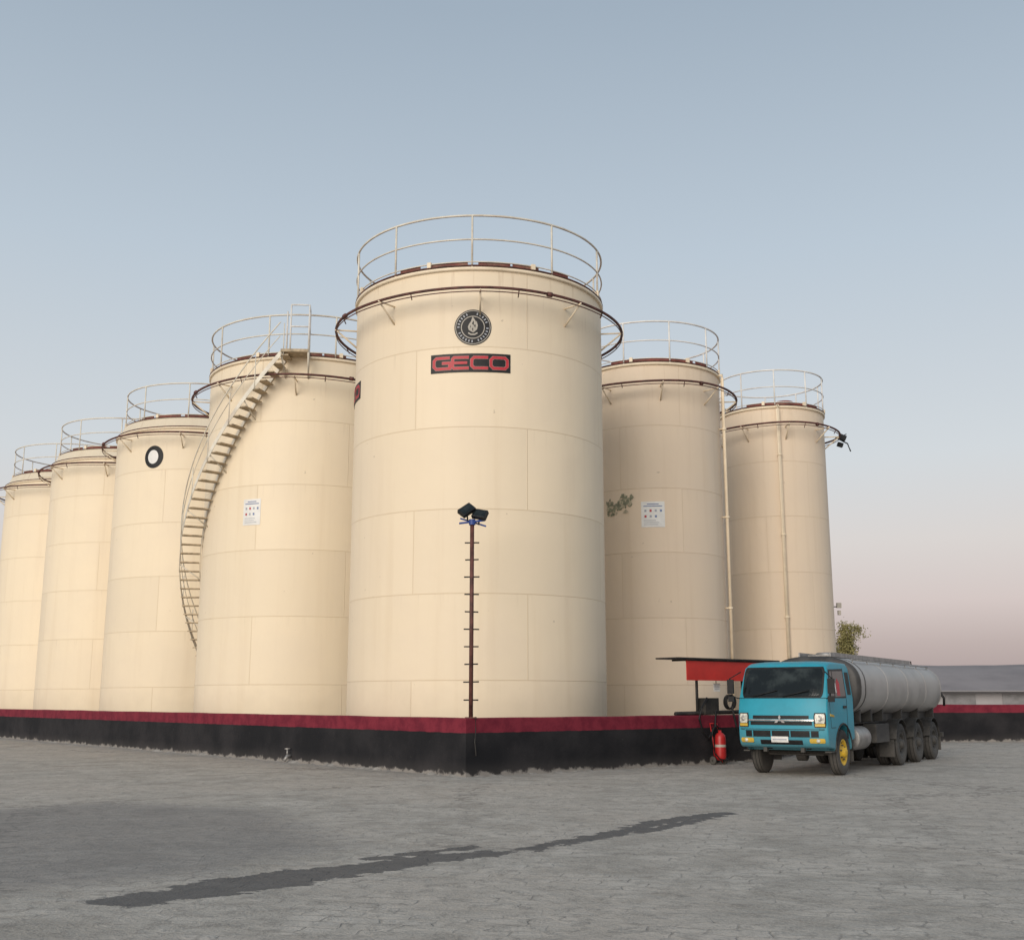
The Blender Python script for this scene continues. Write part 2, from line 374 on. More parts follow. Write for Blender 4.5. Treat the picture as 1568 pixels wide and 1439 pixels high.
def make_tank(x, y, R, seed, tint=CREAM, H=12.05, shoulder=False, rail=M_rail, post0=-1.5, npost=10):
    e = empty("storage_tank", (x, y, 0))
    bd = B(); tm = tank_mat("tank_shell_paint_%d" % seed, tint, seed, H)
    Hs = H - .50 if shoulder else H
    bd.lathe([(R, -.05), (R, .5), (R, 6), (R, Hs - .001)], (0, 0, 0), (0, 0, 1), tm, 160)
    if shoulder:
        bd.lathe([(R, Hs), (R + .06, Hs + .01), (R + .06, Hs + .07), (R - .02, Hs + .08), (R - .20, H - .02), (R - .32, H)], (0, 0, 0), (0, 0, 1), tm, 128)
        bd.tube(ring(R + .05, Hs + .09), .024, M_ring, True, 6)
    bd.obj("shell", e)
    r2 = R - .30 if shoulder else R
    b2 = B()
    b2.lathe([(r2, H - .09), (r2 + .055, H - .085), (r2 + .06, H - .01), (r2, H + .01)], (0, 0, 0), (0, 0, 1), M_cream, 128)
    b2.lathe([(r2 + .03, H + .012), (r2 + .03, H + .045), (r2 - .25, H + .09), (0, H + .5)], (0, 0, 0), (0, 0, 1), M_roof, 96)
    b2.tube(ring(r2 + .045, H + .03), .020, M_ring, True, 6)
    b2.lathe([(.28, H + .2), (.28, H + .62), (.34, H + .62), (.34, H + .68), (0, H + .70)], (R * .3, R * .1, 0), (0, 0, 1), M_roof, 24)
    for a in (-65, -20, 25, 70, 120, 200):
        p = cyl(r2 + .03, R_(a), H + .10); b2.box(p, (.10, .10, .14), M_cream, Matrix.Rotation(R_(a), 3, 'Z'))
    for a, w_ in ((-12, 1.0), (8, .8), (22, .7), (-30, .6), (40, .5)):
        curved_rect(b2, r2 - .02, R_(a), H + .09, w_, .11, .02, M_roof)
    b2.obj("roof", e)
    b3 = B(); rr = r2 + .03
    for z, q in ((H + 1.35, .028), (H + .72, .021)): b3.tube(ring(rr, z), q, rail, True, 6)
    b3.tube(ring(rr, H + .13), .016, rail, True, 6)
    for i in range(npost):
        t = R_(post0 + 360 * i / npost); b3.tube([cyl(rr, t, H), cyl(rr, t, H + 1.35)], .026, rail, seg=6)
    b3.obj("guard_rail", e)
    b4 = B(); zr = H - .75; ro = R + .55
    wob = [Vector(cyl(ro + .015 * math.sin(5 * q + seed), q, zr + .02 * math.sin(3 * q + seed))) for q in [2 * math.pi * i / 120 for i in range(120)]]
    b4.tube(wob, .036, M_ring, True, 8)
    b4.tube([v + Vector((0, 0, -.10)) for v in wob], .014, M_ring, True, 6)
    for i in range(9):
        a = R_(-38 + 40 * i)
        b4.tube([cyl(R, a, zr - .04), cyl(ro + .04, a, zr - .04)], .022, M_cream, seg=6)
        b4.tube([cyl(R, a, zr - .50), cyl(ro, a, zr - .05)], .024, M_cream, seg=6)
        a2 = a + R_(14); b4.tube([cyl(ro, a2, zr), cyl(ro - .08, a2, zr - .16)], .014, M_ring, seg=6)
    for a in (28, 118, 208, 298):
        b4.tube([cyl(ro, R_(a - .9), zr), cyl(ro, R_(a + .9), zr)], .062, M_ring, seg=10)
    b4.obj("spray_ring", e)
    return e

def downpipe(e, R, a, z0, z1, r=.05, off=.16, mat=M_cream):
    b = B(); a = R_(a)
    b.tube([cyl(R + .02, a, z1 + .12), cyl(R + off, a, z1 + .12), cyl(R + off, a, z1), cyl(R + off, a, z0)], r, mat, seg=10)
    z = z0 + .5
    while z < z1:
        b.tube([cyl(R - .01, a, z), cyl(R + off + r, a, z)], .025, M_cream, seg=6)
        b.lathe([(r + .03, -.03), (r + .03, .03)], cyl(R + off, a, z), (0, 0, 1), M_cream, 12)
        z += 2.9
    b.obj("riser_pipe", e)

RM = 3.34
tM = make_tank(-.9, 30.1, RM, 1)
name_sign(tM, RM, R_(-2), 9.59); name_sign(tM, RM, R_(-82), 9.45)
badge(tM, RM, R_(-1), 10.49)
CREAM_LIT = (.84, .715, .53)  # same cream, lightened: left row's stronger sunlight put into the tint
tL1 = make_tank(-6.8, 37.6, RM, 2, CREAM_LIT, post0=-14)
placard(tL1, RM, R_(-20), 7.17, .60, .80)
tL2 = make_tank(-12.45, 45.2, RM, 3, CREAM_LIT, shoulder=True, post0=3)
b = B(); disc(b, RM, R_(-17.6), 10.5, .40, .010, M_black, 1.08); disc(b, RM, R_(-18.0), 10.5, .22, .016, M_white, 1.2)
b.obj("round_badge", tL2)
tL3 = make_tank(-17.2, 50.7, RM, 4, CREAM_LIT, shoulder=True, post0=9)
tL4 = make_tank(-21.4, 55.7, RM, 5, CREAM_LIT, shoulder=True)
CREAM_SHADED = (.77, .63, .475)  # same cream, darkened: right row's shade put into the tint
tR1 = make_tank(4.6, 37.2, 2.33, 6, CREAM_SHADED, rail=M_rail2, post0=10)
placard(tR1, 2.33, R_(-6), 7.17, .72, .80)
downpipe(tR1, 2.33, 68, 1, 11.9)
tR2 = make_tank(9.85, 42.3, 1.94, 7, CREAM_SHADED, rail=M_rail2, post0=-8)
downpipe(tR2, 1.94, -6, 1, 11.9, .06)
b = B(); random.seed(3)
for k in range(90):
    a = random.uniform(-.45, .45); z = random.gauss(0, .11) + .10 * math.sin(a * 9); s = random.uniform(.03, .10)
    if a > .25 and z < 0: z += .2
    n = 7; vs = []
    for i in range(n):
        q = 2 * math.pi * i / n + k; rr = s * random.uniform(.4, 1.2)
        vs.append(cyl(2.33 + .006 + k * .0002, R_(-33) + (a + rr * math.cos(q)) / 2.33, 7.52 + z + rr * 1.1 * math.sin(q)))
    b.add(vs, [tuple(range(n))], M_patch if k % 3 else M_patch2)
b.obj("bared_paint_patch", tR1)

def stair(e, R):
    b = B(); rise = .262; z = .4; H = 12.05
    th = lambda z: R_(-54 + 12 * (z - 7.83))
    ri, ro = R + .06, R + .66; k = 0
    while z < H - .05:
        t0 = th(z); t1 = t0 + R_(4.1); vs = []
        for t in (t0, (t0 + t1) / 2, t1):
            for r in (ri, ro):
                for dz in (0, -.035): vs.append(cyl(r, t, z + dz))
        fs = []
        for i in (0, 1):
            o = 4 * i
            fs += [(o, o + 2, o + 6, o + 4), (o + 1, o + 5, o + 7, o + 3), (o, o + 4, o + 5, o + 1), (o + 2, o + 3, o + 7, o + 6)]
        fs += [(0, 1, 3, 2), (8, 10, 11, 9)]
        b.add(vs, fs, M_stair)
        if k % 4 == 0: b.tube([cyl(ro + .02, t0 + R_(2), z - .05), cyl(ro + .02, t0 + R_(2), z + .98)], .016, M_rail, seg=6)
        if k % 6 == 3: b.tube([cyl(R, t0, z - .55), cyl(ro, t0, z - .08)], .022, M_rail, seg=6)
        z += rise; k += 1
    n = 120
    for rr, zo, hh in ((ro + .012, .06, .20), (ri - .02, .06, .18)):
        vs = []; fs = []
        for i in range(n + 1):
            zz = .3 + (H - .35) * i / n; t = th(zz)
            for r, d in ((rr - .006, zo), (rr + .006, zo), (rr + .006, zo - hh), (rr - .006, zo - hh)): vs.append(cyl(r, t, zz + d))
        for i in range(n):
            for q in range(4):
                l = (q + 1) % 4; fs.append((4 * i + q, 4 * i + l, 4 * i + 4 + l, 4 * i + 4 + q))
        b.add(vs, fs, M_rail)
    for h, q in ((1.0, .020), (.55, .014)):
        b.tube([cyl(ro + .02, th(.4 + (H - .5) * i / n), .4 + (H - .5) * i / n + h) for i in range(n + 1)], q, M_rail, seg=6)
    a0, a1 = -4, 8; vs = []; m = 6; fs = []
    for i in range(m + 1):
        t = R_(a0 + (a1 - a0) * i / m)
        for r, d in ((R - .1, .03), (ro + .05, .03), (ro + .05, -.06), (R - .1, -.06)): vs.append(cyl(r, t, H + d))
    for i in range(m):
        for q in range(4):
            l = (q + 1) % 4; fs.append((4 * i + q, 4 * i + l, 4 * i + 4 + l, 4 * i + 4 + q))
    fs += [(0, 1, 2, 3), tuple(4 * m + k for k in range(4))]
    b.add(vs, fs, M_stair)
    ro += .02
    for z in (H + 1.45, H + .75):
        b.tube([cyl(R, R_(a1), z)] + arc(ro, z, a1, a0 + 4, 5), .024, M_rail2, seg=6)
    for t, r in ((a1, ro), (a0 + 4, ro), (a1, R + .05), (a0, R + .05)):
        b.tube([cyl(r, R_(t), H - .05), cyl(r, R_(t), H + 1.46)], .026, M_rail2, seg=6)
    b.tube([cyl(R, R_(a1), H - .7), cyl(ro, R_(a1), H - .05)], .03, M_rail, seg=6)
    b.tube([cyl(R, R_(a0), H - .7), cyl(ro, R_(a0), H - .05)], .03, M_rail, seg=6)
    b.obj("spiral_stair", e)
stair(tL1, RM)

b = B(); e = tR2
for a, z, s in ((84, 11.25, .8), (92, 11.05, .6)):
    p = Vector(cyl(2.62, R_(a), z))
    b.box(p, (.34 * s, .16, .24 * s), M_black, Matrix.Rotation(R_(30 * s), 3, 'Y'))
b.tube([cyl(2.4, R_(88), 11.3), cyl(2.85, R_(88), 11.05), cyl(2.95, R_(88), 10.75)], .025, M_black, seg=6)
b.tube([cyl(2.4, R_(85), 11.2), cyl(2.8, R_(86), 11.4)], .02, M_black, seg=6)
b.tube([cyl(1.94, R_(84), 4.9), cyl(2.2, R_(84), 4.9)], .02, M_black, seg=6)
b.box(cyl(2.15, R_(84), 4.95), (.16, .12, .18), M_signgrey)
b.box(cyl(2.15, R_(84), 4.68), (.10, .12, .16), M_signgrey)
b.obj("flood_lights", e)

# ------------------------------------------------------------------ containment wall
C = Vector((-.95, 24.2)); l = Vector((-.636, .772)); r = Vector((.772, .636))
far = C + l * 75
bend = C + r * 9.5
tw = .28
def wall(name, P, h, th, seed):
    e = empty(name); b = B(); mt = wall_mat(name + "_paint", th)
    off = []
    for i, p in enumerate(P):
        d0 = (p - P[i - 1]).normalized() if i else (P[1] - p).normalized()
        d1 = (P[i + 1] - p).normalized() if i < len(P) - 1 else d0
        n0 = Vector((-d0.y, d0.x)); n1 = Vector((-d1.y, d1.x)); nn = (n0 + n1).normalized(); off.append(nn * (tw / max(.4, nn.dot(n0))))
    for i in range(len(P) - 1):
        a, c = P[i], P[i + 1]; ln = (c - a).length; k = max(2, int(ln / .4)); vs = []; fs = []
        for j in range(k + 1):
            f = j / k; q = a + (c - a) * f; o = off[i] + (off[i + 1] - off[i]) * f; q2 = q + o
            wz = .012 * mnoise.noise(Vector((q.x * .7, q.y * .7, seed)))
            wx = .0 if j in (0, k) else .014 * mnoise.noise(Vector((q.x * .5, q.y * .5, seed + 9)))
            nn = o.normalized() * wx
            for (u, z) in ((q + nn, -.05), (q + nn, h * .5), (q + nn, h - .02 + wz), (q + nn + o * .08, h + wz), (q2 - o * .08, h + wz), (q2, h - .02 + wz), (q2, -.05)):
                vs.append((u.x, u.y, z))
        for j in range(k):
            for m in range(6): fs.append((7 * j + m, 7 * j + m + 1, 7 * j + 8 + m, 7 * j + 7 + m))
        b.add(vs, fs, mt)
    b.obj("wall_body", e)
    b = B()
    for i in range(len(P) - 1):
        a, c = P[i], P[i + 1]; ln = (c - a).length; k = max(2, int(min(ln, 60) / .10)); d = (c - a).normalized(); nrm = Vector((d.y, -d.x)); vs = []; fs = []
        for j in range(k + 1):
            q = (a + d * (min(ln, 60) * j / k)) if ln <= 60 or i else (c - d * (60 * (1 - j / k)))
            v = mnoise.noise(Vector((q.x * 1.7, q.y * 1.7, 3))); v2 = mnoise.noise(Vector((q.x * 6, q.y * 6, 8)))
            hh = max(-.01, .005 + .07 * v + .06 * v2); ww = max(.02, .06 + .12 * v + .10 * v2)
            for (s_, z) in ((-.02, hh), (ww * .45, hh * .7), (ww, -.01)): u = q + nrm * s_; vs.append((u.x, u.y, z))
        for j in range(k):
            for m in range(2): fs.append((3 * j + m, 3 * j + m + 1, 3 * j + 4 + m, 3 * j + 3 + m))
        b.add(vs, fs, M_cement, True)
    b.obj("cement_fillet", e)
    return e
wall("containment_wall", [far, C, bend, Vector((13.5, 44.0))], 1.18, .88, 1)
wall("containment_wall", [Vector((13.2, 44.02)), Vector((60, 47.2))], 1.38, 1.08, 2)

b = B(); q = C + l * 7.3 - r * .12
b.tube([(q.x + .1, q.y + .1, .16), (q.x, q.y, .16), (q.x - .06, q.y - .05, .05)], .045, M_steel); b.tube([(q.x, q.y, .15), (q.x, q.y, .33)], .02, M_steel)
b.lathe([(.07, 0), (.07, .025)], (q.x, q.y, .33), (0, 0, 1), M_steel, 14)
b.obj("drain_valve")
b = B(); q = C + r * .22 - l * .03
b.tube([(q.x, q.y + .15, 1.2), (q.x, q.y, 1.19), (q.x + .01, q.y - .02, .95), (q.x - .01, q.y - .02, .7), (q.x + .02, q.y - .02, .42)], .010, M_chassis, seg=6)
b.obj("hanging_cable")

# ------------------------------------------------------------------ light mast
e = empty("light_mast", (-.86, 24.42, 1.18)); b = B()
b.tube([(0, 0, -.1), (0, 0, 4.15)], .045, M_ring, seg=10)
b.box((0, 0, .01), (.24, .24, .02), M_ring)
for i in range(10):
    z = .37 + .368 * i; w = .155 + .012 * math.sin(i * 2.1)
    b.tube([(-w, 0, z), (w, 0, z + .008 * math.sin(i))], .016, M_black, seg=6)
b.obj("climbing_pole", e)
b = B()
b.tube([(-.28, -.03, 4.10), (.28, -.03, 4.17)], .024, M_blue, seg=6)
b.tube([(-.26, .05, 4.22), (.3, .05, 4.05)], .020, M_blue, seg=6)
b.lathe([(.07, -.06), (.07, .06)], (0, 0, 4.13), (0, 0, 1), M_blue, 12)
for (x, z, ry, rz, s) in ((-.12, 4.38, -38, 25, 1.0), (.17, 4.29, 12, -20, .95)):
    Rm = Matrix.Rotation(R_(ry), 3, 'Y') @ Matrix.Rotation(R_(rz), 3, 'Z') @ Matrix.Rotation(R_(-25), 3, 'X')
    b.box((x, -.05, z), (.34 * s, .10, .22 * s), M_black, Rm)
    b.box(Vector((x, -.05, z)) + Rm @ Vector((0, .07, 0)), (.22 * s, .06, .12 * s), M_chassis, Rm)
    b.box(Vector((x, -.05, z)) + Rm @ Vector((0, -.052, 0)), (.29 * s, .006, .17 * s), M_glass, Rm)
    b.tube([(x * .8, 0, z - .22), (x, .02, z)], .018, M_black, seg=6)
b.obj("flood_lights", e, bevel=.01)

# ------------------------------------------------------------------ canopy over the loading point
ang = math.atan2(r.y, r.x)
q = C + r * 6.45
e = empty("loading_canopy", (q.x, q.y, 0), ang); b = B()
b.box((1.50, -.22, 2.27), (2.8, .03, .50), M_redp)
b.box((1.50, -.238, 2.505), (2.84, .012, .03), M_chassis)
b.obj("fascia", e)
b = B()
b.box((1.65, .05, 2.545), (3.9, .75, .035), M_black)
for i in range(7): b.box((.15 + i * .5, .06, 2.505), (.04, .45, .04), M_chassis)
b.obj("roof_sheet", e)
b = B()
for x, y in ((.85, .14), (2.6, .14)): b.tube([(x, y, 1.0), (x, y, 2.5)], .035, M_chassis)
b.obj("posts", e)
b = B()
b.box((1.42, -.02, 1.86), (.24, .012, .20), M_white); b.tube([(1.42, 0, 1.96), (1.42, 0, 2.4)], .01, M_black, seg=6)
for zz in (1.90, 1.86, 1.82): b.box((1.42, -.028, zz), (.17, .003, .014), M_inkg)
b.obj("hanging_sign", e)
b = B()
b.box((1.25, .12, 1.40), (.5, .25, .40), M_chassis); b.lathe([(.16, -.06), (.19, -.06), (.19, .06), (.16, .06)], (1.95, .02, 1.5), (0, 1, 0), M_black, 24)
b.tube([(1.0, -.05, 1.6), (.7, -.12, 1.35), (.62, -.12, 1.1), (.75, -.1, .8), (.95, -.1, .62), (1.2, -.1, .9), (1.3, -.08, 1.3)], .028, M_black)
b.tube([(1.9, -.08, 1.4), (2.0, -.12, .9), (2.15, -.12, .55), (2.35, -.1, .8), (2.3, -.08, 1.5)], .028, M_black)
b.tube([(0, .1, 1.22), (2.8, .1, 1.26)], .05, M_chassis)
b.obj("pump_and_hoses", e, bevel=.015)

e = empty("fire_extinguisher", (5.12, 28.85, 0), R_(35)); b = B()
b.lathe([(0, .10), (.10, .11), (.13, .17), (.135, .22), (.135, .62), (.12, .70), (.07, .755), (.035, .77), (.035, .82), (0, .82)], (0, 0, 0), (0, 0, 1), M_exred, 24)
b.lathe([(.137, .42), (.137, .48)], (0, 0, 0), (0, 0, 1), M_signgrey, 24)
for s in (-1, 1):
    b.tube([(s * .13, .08, .05), (s * .13, .12, .6), (s * .12, .22, .98)], .014, M_exred, seg=6)
    b.lathe([(.02, -.02), (.08, -.025), (.10, -.02), (.10, .02), (.08, .025), (.02, .02)], (s * .19, .08, .10), (1, 0, 0), M_rubber, 20)
b.tube([(-.12, .22, .98), (.12, .22, .98)], .014, M_exred, seg=6); b.tube([(-.2, .08, .1), (.2, .08, .1)], .012, M_chassis, seg=6)
b.tube([(0, 0, .82), (-.12, -.02, .94), (-.26, -.02, .86), (-.30, 0, .6), (-.22, -.02, .28), (-.12, -.08, .14), (.1, -.12, .1), (.2, -.1, .2)], .016, M_black, seg=8)
b.box((0, 0, .85), (.10, .05, .05), M_black)
b.obj("extinguisher_trolley", e)

# ------------------------------------------------------------------ tanker truck   local: +x forward, +y left
truck = empty("tanker_truck", (6.21, 25.33, 0), R_(-122.5))
FP = [(1.04, .58), (1.12, .63), (1.165, .72), (1.18, .90), (1.18, 1.18), (1.155, 1.42), (1.10, 1.59), (1.03, 1.80), (.94, 2.04), (.855, 2.22), (.80, 2.285), (.72, 2.325)]
def fx(z):
    for i in range(len(FP) - 1):
        (x0, z0), (x1, z1) = FP[i], FP[i + 1]
        if z <= z1: return x0 + (x1 - x0) * max(0, (z - z0)) / (z1 - z0)
    return FP[-1][0]
def hw(z): return .96 if z <= 1.59 else .96 - (z - 1.59) / .8 * .085
def bulge(t): return .13 * abs(t) ** 3.0
NL = 24
b = B()
contour = [(x, z, 1) for x, z in FP]
contour += [(.45, 2.36, 0), (.0, 2.375, 0), (-.66, 2.365, 0), (-.79, 2.28, 0), (-.82, 1.59, 0), (-.82, .72, 0), (-.60, .70, 0)]
for i in range(0, 11):
    q = math.pi * (1 - i / 10); contour.append((.57 * math.cos(q), .50 + .54 * math.sin(q), 0))
contour += [(.62, .56, 0)]
vs = []; n = len(contour)
for (x, z, k) in contour:
    for j in range(NL + 1):
        t = -1 + 2 * j / NL
        zz = z - (.045 * abs(t) ** 4 if z > 2.25 else 0)
        vs.append((x - (bulge(t) if k else 0), t * hw(z), zz))
fs = []
for i in range(n):
    i2 = (i + 1) % n
    for j in range(NL): fs.append((i * (NL + 1) + j, i * (NL + 1) + j + 1, i2 * (NL + 1) + j + 1, i2 * (NL + 1) + j))
iA = 6; iB = 16
for j in (0, NL):
    fs.append(tuple(i * (NL + 1) + j for i in range(iA, iB + 1)))
    fs.append(tuple(i * (NL + 1) + j for i in list(range(iB, n)) + list(range(0, iA + 1))))
b.add(vs, fs, M_cab, True)
cab = b.obj("cab_body", truck, bevel=.035)
cab.modifiers["bevel"].segments = 4; cab.modifiers["bevel"].angle_limit = R_(40)
cab.data.set_sharp_from_angle(angle=R_(60)) if hasattr(cab.data, "set_sharp_from_angle") else None

def front(bd, y0, y1, z0, z1, off, mat, ny=10, nz=5, rnd=0):
    vs = []; fs = []
    def P(u, v, o):
        z = z0 + (z1 - z0) * v; y = y0 + (y1 - y0) * u
        if rnd:
            e_ = max(0, abs(2 * v - 1)) ** 6 * rnd; yc = (y0 + y1) / 2; y = yc + (y - yc) * (1 - e_)
        t = max(-1, min(1, y / hw(z))); return (fx(z) - bulge(t) + o, y, z)
    for o in (off, -.02):
        for i in range(nz + 1):
            for j in range(ny + 1): vs.append(P(j / ny, i / nz, o))
    m = (ny + 1) * (nz + 1)
    for i in range(nz):
        for j in range(ny):
            a = i * (ny + 1) + j; fs.append((a, a + 1, a + ny + 2, a + ny + 1))
    bnd = [j for j in range(ny + 1)] + [i * (ny + 1) + ny for i in range(1, nz + 1)] + [nz * (ny + 1) + j for j in range(ny - 1, -1, -1)] + [i * (ny + 1) for i in range(nz - 1, 0, -1)]
    for k in range(len(bnd)):
        a, c = bnd[k], bnd[(k + 1) % len(bnd)]; fs.append((a, c, c + m, a + m))
    bd.add(vs, fs, mat)
b = B()
front(b, -.875, .875, 1.60, 2.235, .014, M_black, rnd=.05, nz=16, ny=32)
front(b, -.84, .84, 1.63, 2.20, .028, M_glass, rnd=.06, nz=16, ny=32)
b.obj("windshield", truck)
b = B()
front(b, -.60, .60, 1.165, 1.235, .008, M_black, ny=16); front(b, -.66, .66, 1.04, 1.115, .008, M_black, ny=16)
front(b, -.70, .70, 1.125, 1.155, .024, M_chrome, ny=16)
front(b, -.78, .78, .80, .925, .008, M_black, ny=20); front(b, -.80, .80, .935, .975, .026, M_cab, ny=20)
front(b, -.90, .90, .953, .963, .034, M_chassis, ny=24)
front(b, -.45, .45, .645, .74, .008, M_black)
front(b, -.93, .93, 1.588, 1.597, .012, M_black, ny=24)
for yy in (-.62, -.2, .2, .62): front(b, yy - .012, yy + .012, .80, .925, .014, M_cab, ny=1)
b.obj("grille", truck)
b = B()
for s in (-1, 1):
    a0, a1 = sorted((s * .70, s * .935))
    front(b, a0, a1, .995, 1.29, .014, M_chassis, rnd=.12); a0, a1 = sorted((s * .725, s * .915))
    front(b, a0, a1, 1.08, 1.27, .024, M_lamp, rnd=.15, ny=5); front(b, a0, a1, 1.015, 1.07, .024, M_amber, ny=5)
    a0, a1 = sorted((s * .60, s * .90)); front(b, a0, a1, .68, .775, .022, M_amber, rnd=.1, ny=5)
    b.lathe([(0, .028), (.035, .026), (.04, .0)], (fx(.73) - bulge(.79) + .012, s * .77, .73), (1, 0, 0), M_lamp, 16)
    b.lathe([(.06, .0), (.05, .010), (.02, .004)], (fx(1.18) - bulge(.86) + .022, s * .81, 1.175), (1, -.0, 0), M_steel, 18)
b.obj("head_lamps", truck)
b = B(); front(b, -.20, .16, .69, .81, .035, M_white, ny=3); front(b, -.17, .13, .735, .765, .038, M_inkg, ny=3)
b.obj("number_plate", truck)
b = B()
for q in (90, 210, 330):
    a = R_(q); y_, z_ = .075 * math.cos(a), .055 * math.sin(a); X_ = fx(1.14) + .037; d = .055
    y2, z2 = math.cos(a), math.sin(a)
    b.add([(X_, y_ + d * y2, 1.14 + z_ + d * z2), (X_, y_ - d * .5 * z2, 1.14 + z_ + d * .5 * y2), (X_, y_ - d * y2, 1.14 + z_ - d * z2), (X_, y_ + d * .5 * z2, 1.14 + z_ - d * .5 * y2)], [(0, 1, 2, 3)], M_chrome)
for y0 in (-.62, .06):
    b.tube([(fx(1.62) + .045, y0, 1.62), (fx(1.68) + .045, y0 + .25, 1.68), (fx(1.75) + .045, y0 + .55, 1.75)], .011, M_black, seg=6)
b.obj("badge_and_wipers", truck)

def side(bd, poly, off, mat, s=1, th=.02):
    vs = []; n = len(poly)
    for o in (off, -th):
        for x, z in poly: vs.append((x, s * (hw(z) + o), z))
    fs = [tuple(range(n)), tuple(range(2 * n - 1, n - 1, -1))] + [(i, (i + 1) % n, n + (i + 1) % n, n + i) for i in range(n)]
    bd.add(vs, fs, mat)
for s in (1, -1):
    b = B()
    side(b, [(.86, 1.59), (.84, 1.64), (.66, 2.18), (-.32, 2.21), (-.32, 1.59)], .004, M_black, s)
    side(b, [(.79, 1.61), (.78, 1.66), (.62, 2.14), (.50, 2.145), (.50, 1.61)], .010, M_glass, s)
    side(b, [(.46, 1.61), (.46, 2.145), (-.27, 2.16), (-.27, 1.63)], .010, M_glass, s)
    for P in ([(.80, .98), (.815, .98), (.88, 1.58), (.865, 1.58)], [(-.34, .74), (-.325, .74), (-.325, 1.585), (-.34, 1.585)], [(-.34, 1.60), (-.325, 1.60), (-.325, 2.22), (-.34, 2.22)], [(.78, .98), (.78, .992), (.50, .992), (.50, .98)]):
        side(b, P, .003, M_black, s)
    side(b, [(-.05, 1.38), (-.25, 1.38), (-.25, 1.43), (-.05, 1.43)], .025, M_black, s)
    side(b, [(-.45, 1.66), (-.70, 1.66), (-.70, 2.14), (-.45, 2.14)], .005, M_chassis, s)
    side(b, [(.86, 1.22), (.62, 1.20), (.62, 1.24), (.86, 1.27)], .012, M_amber if s > 0 else M_black, s)
    m = 14
    b.tube([(.59 * math.cos(math.pi * i / m), s * .958, .50 + .56 * math.sin(math.pi * i / m)) for i in range(m + 1)], .022, M_chassis, seg=6)
    b.obj("door_and_windows", truck)
    b = B()
    b.tube([(.98, s * .94, 1.58), (1.10, s * 1.06, 1.62), (1.12, s * 1.10, 2.0), (.95, s * .91, 2.14)], .014, M_black, seg=6)
    b.box((1.11, s * 1.09, 1.83), (.06, .14, .30), M_black); b.box((1.11, s * 1.08, 1.57), (.06, .13, .12), M_black)
    b.obj("mirror", truck, bevel=.02)
b = B(); side(b, [(.30, 1.64), (.10, 1.64), (.06, 1.90), (.18, 2.0), (.30, 1.90)], .0115, M_signred); side(b, [(.38, 1.70), (.33, 1.70), (.33, 1.90), (.38, 1.90)], .0118, M_white)
b.obj("window_red_white_item", truck)  # red and white shapes laid over the side glass

def wheel(bd, x, y, R, w, s, rim):
    o = (x, y, R); ax = (0, s, 0); h = w / 2
    bd.lathe([(R * .56, -h), (R * .86, -h), (R * .965, -h * .85), (R, -h * .6), (R, h * .6), (R * .965, h * .85), (R * .90, h * .97), (R * .70, h), (R * .58, h * .9), (R * .56, h * .8)], o, ax, M_rubber, 44)
    for k in (-.33, 0, .33):
        bd.lathe([(R + .002, k * w - .006), (R + .002, k * w + .006)], o, ax, M_black, 44)
    d = h * .35
    bd.lathe([(R * .58, h * .86), (R * .55, h * .92), (R * .50, h * .80), (R * .47, d), (R * .40, d - .01), (R * .26, d + .05), (R * .22, d + .06), (R * .21, d + .11), (R * .14, d + .13), (0, d + .135)], o, ax, rim, 36)
    bd.lathe([(R * .57, -h), (0, -h)], o, ax, M_chassis, 24)
    for k in range(6):
        q = 2 * math.pi * k / 6 + .3
        c = Vector(o) + Vector((R * .31 * math.cos(q), s * (d + .035), R * .31 * math.sin(q))); bd.lathe([(.018, 0), (.018, .03), (0, .03)], c, ax, M_chassis, 6)
        q += .5; c = Vector(o) + Vector((R * .435 * math.cos(q), s * (d + .006), R * .435 * math.sin(q)))
        bd.lathe([(R * .055, 0), (0, .002)], c, ax, M_black, 12)
b = B()
wheel(b, 0, .84, .47, .22, 1, M_yel); wheel(b, 0, -.84, .47, .22, -1, M_yel)
for x in (-4.5, -6.2, -7.9):
    for s in (1, -1): wheel(b, x, s * .90, .50, .26, s, M_chassis); wheel(b, x, s * .60, .50, .24, s, M_chassis)
b.obj("wheels", truck)

def sec(t, W, H, p=2.6):
    c, s = math.cos(t), math.sin(t)
    return (W * math.copysign(abs(c) ** (2 / p), c), H * math.copysign(abs(s) ** (2 / p), s))
b = B(); zc = 1.84; W = 1.06; Hh = .68; ns = 48
rows = [(-1.02, .0), (-1.02, .55), (-1.03, .93), (-1.08, .985), (-1.12, 1), (-3.0, 1), (-5.0, 1), (-7.0, 1), (-8.95, 1), (-9.03, .985), (-9.14, .8), (-9.22, .45), (-9.24, 0)]
def rows_add(rs, mat):
    vs = []; fs = []
    for x, k in rs:
        for i in range(ns): y, z = sec(2 * math.pi * i / ns, W * k, Hh * k); vs.append((x, y, zc + z))
    for i in range(len(rs) - 1):
        for j in range(ns): q = (j + 1) % ns; fs.append((i * ns + j, i * ns + q, (i + 1) * ns + q, (i + 1) * ns + j))
    b.add(vs, fs, mat, True)
rows_add(rows[:5], M_tankend); rows_add(rows[4:], M_tank)
for x in (-1.14, -1.5, -3.4, -5.3, -7.2, -8.9):
    vs = []; fs = []
    prof = ((-.03, 1.0), (-.028, 1.008), (.028, 1.008), (.03, 1.0))
    for dx, k in prof:
        for i in range(ns): y, z = sec(2 * math.pi * i / ns, W * k, Hh * k); vs.append((x + dx, y, zc + z))
    for i in range(3):
        for j in range(ns): q = (j + 1) % ns; fs.append((i * ns + j, i * ns + q, (i + 1) * ns + q, (i + 1) * ns + j))
    b.add(vs, fs, M_tankend if x > -1.6 else M_tank, True)
b.obj("cargo_tank", truck)
b = B()
b.box((-4.9, 0, zc + Hh + .03), (6.6, .5, .03), M_steel)
